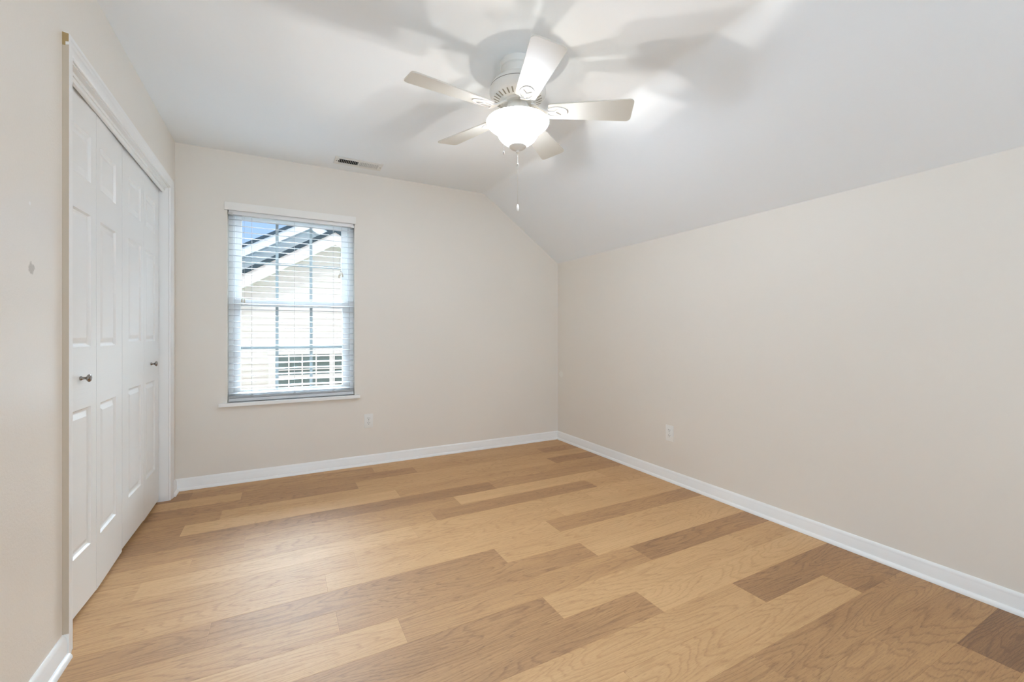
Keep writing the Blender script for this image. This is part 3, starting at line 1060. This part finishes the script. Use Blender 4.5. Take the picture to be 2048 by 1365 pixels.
# two bulbs inside the bowl and their light
BD = Vector((math.cos(R(20)), math.sin(R(20)), 0)) * .034
for sgn in (-1, 1):
    p = BD * sgn
    bm = bmesh.new()
    d = p.normalized()
    rotm = Matrix.Translation((p.x, p.y, fz(2.074))) @ d.to_track_quat('Z', 'Y').to_matrix().to_4x4()
    q = bmesh.new()
    lathe(q, [(.004, -.045), (.012, -.043), (.012, -.030), (.016, -.018), (.0200, -.002), (.0195, .010), (.013, .021), (.003, .026)], 20)
    bmesh.ops.transform(q, matrix=rotm, verts=q.verts[:])
    merge(bm, q)
    o = obj('light_bulb', bm, M['bulb'], fan, smooth=True)
    o.visible_shadow = True
    pd = bpy.data.lights.new('fan_bulb_light', 'POINT')
    pd.energy = BULB_W
    pd.shadow_soft_size = .005
    pd.color = (1.0, 0.94, 0.84)
    pd.use_nodes = True                       # evened-out falloff, as the blended exposures of the photograph have it
    lt = pd.node_tree
    fo = N(lt, 'ShaderNodeLightFalloff')
    fo.inputs['Strength'].default_value = 1.0
    lt.links.new(fo.outputs['Constant'], lt.nodes['Emission'].inputs['Strength'])
    pl = bpy.data.objects.new('fan_bulb_light', pd)
    COL.objects.link(pl)
    pl.parent = fan
    pl.location = (p.x, p.y, fz(2.110))

# ================================================================== OUTSIDE: our wall's dark skin, unseen, added to cut bounce onto the house
bm = bmesh.new()
e0, e1 = YB + WT + .031, YB + WT + .12
box(bm, (-3.5, e0, -3.0), (WX0 - .01, e1, 2.5))
box(bm, (WX1 + .01, e0, -3.0), (4.0, e1, 2.5))
box(bm, (WX0 - .01, e0, -3.0), (WX1 + .01, e1, WZ0 - .06))
box(bm, (WX0 - .01, e0, WZ1 + .01), (WX1 + .01, e1, 2.5))
tag(obj('wall_exterior', bm, M['brick']), 'added dark brick skin outside the room wall', 'wall', kind='structure')

# ================================================================== OUTSIDE: the neighbour's house
hs = empty('house', (0.85, 8.5, -3.0))
tag(hs, 'white sided neighbouring house with two stacked gables outside the window', 'house')
HO = -Vector(hs.location)
def hpart(name, bm, m, parent=hs, smooth=False):
    o = obj(name, bm, m, parent, smooth)
    if parent is hs:
        o.location = HO
    return o
def gable_siding(bm, F, ax, az, sl, xl, xr, zb, hole=None, exp=.112):
    z = zb
    while z < az - .01:
        z1 = min(z + exp, az - .005)
        def lim(zz):
            hw = (az - zz) / sl
            return max(xl, ax - hw), min(xr, ax + hw)
        (a0, b0), (a1, b1) = lim(z), lim(z1)
        segs = [((a0, a1), (b0, b1))]
        if hole and z1 > hole[2] and z < hole[3]:
            segs = [((a0, a1), (hole[0], hole[0])), ((hole[1], hole[1]), (b0, b1))]
        for (p0, p1), (q0, q1) in segs:
            face(bm, [(p0, F - .014, z), (q0, F - .014, z), (q1, F, z1), (p1, F, z1)])
            face(bm, [(p0, F, z), (q0, F, z), (q0, F - .014, z), (p0, F - .014, z)])
        z = z1
def rake(bm_f, bm_s, Ff, Fw, ax, zlow, sl, xl, xr, fh, depth, sh):
    """fascia boards at Ff, soffit back to the wall Fw, shingles over; zlow: bottom of fascia at the apex"""
    for sgn, xe in ((-1, xl), (1, xr)):
        dx = abs(xe - ax)
        L = [(ax, zlow), (xe, zlow - sl * dx), (xe, zlow - sl * dx + fh), (ax, zlow + fh)]
        prism(bm_f, L, .03, axis=1, base=Ff)
        S_ = [(ax, zlow + .02), (xe, zlow - sl * dx + .02), (xe, zlow - sl * dx + .04), (ax, zlow + .04)]
        prism(bm_f, S_, Fw - Ff - .03, axis=1, base=Ff + .03)
        T_ = [(ax, zlow + fh), (xe - sgn * 0, zlow - sl * dx + fh), (xe, zlow - sl * dx + fh + sh), (ax, zlow + fh + sh)]
        prism(bm_s, T_, depth, axis=1, base=Ff - .035)
# lower, nearer gable
bm = bmesh.new()
HW = (-.085, 2.02, -.75, .735)
gable_siding(bm, 8.5, .87, 2.86, .60, -3.6, 5.2, -3.0, HW)
box(bm, (-3.6, 8.5, -3.0), (HW[0], 8.7, .2))
box(bm, (HW[1], 8.5, -3.0), (5.2, 8.7, .2))
hpart('lower_gable_wall', bm, M['siding'])
bf, bs = bmesh.new(), bmesh.new()
rake(bf, bs, 8.15, 8.5, .847, 2.663, .60, -4.0, 5.6, .215, 2.3, .075)
hpart('lower_rake_board', bf, M['soffit'])
hpart('lower_roof', bs, M['shingle'])
# upper gable behind it
bm = bmesh.new()
gable_siding(bm, 10.5, .56, 3.46, .56, -5.0, 6.0, 0.2)
hpart('upper_gable_wall', bm, M['siding'])
bf, bs = bmesh.new(), bmesh.new()
rake(bf, bs, 10.15, 10.5, .545, 3.335, .575, -5.4, 6.4, .185, 3.0, .070)
hpart('upper_rake_board', bf, M['soffit'])
hpart('upper_roof', bs, M['shingle'])
# its window
bm = bmesh.new()
box(bm, (HW[0] - .105, 8.440, HW[2]), (HW[0] + .004, 8.50, HW[3] + .02), .004)
box(bm, (HW[1] - .004, 8.440, HW[2]), (HW[1] + .105, 8.50, HW[3] + .02), .004)
box(bm, (HW[0] - .12, 8.435, HW[3]), (HW[1] + .12, 8.50, HW[3] + .085), .004)
box(bm, (HW[0] - .14, 8.415, HW[3] + .085), (HW[1] + .14, 8.50, HW[3] + .105), .004)
hw_ = hpart('window', bm, M['soffit'])
bm = bmesh.new()
box(bm, (HW[0], 8.505, HW[2]), (HW[1], 8.515, HW[3]))
obj('pane', bm, M['teal'], hw_)['label'] = 'dark teal window glass'
bm = bmesh.new()
for xm, hw2 in ((.125, .011), (.335, .011), (.56, .011), (.825, .045), (1.08, .011), (1.3, .011), (1.52, .011), (1.76, .011)):
    box(bm, (xm - hw2, 8.485, HW[2]), (xm + hw2, 8.503, HW[3]))
for zm, hz in ((.60, .010), (.47, .010), (.345, .030), (.20, .010), (.02, .010)):
    box(bm, (HW[0], 8.486, zm - hz), (HW[1], 8.502, zm + hz))
obj('muntin', bm, M['soffit'], hw_)
bm = bmesh.new()
box(bm, (-14, YB + .3, -3.2), (16, 30, -3.0))
tag(obj('ground', bm, M['grass']), 'lawn between the two houses', 'ground', kind='structure')
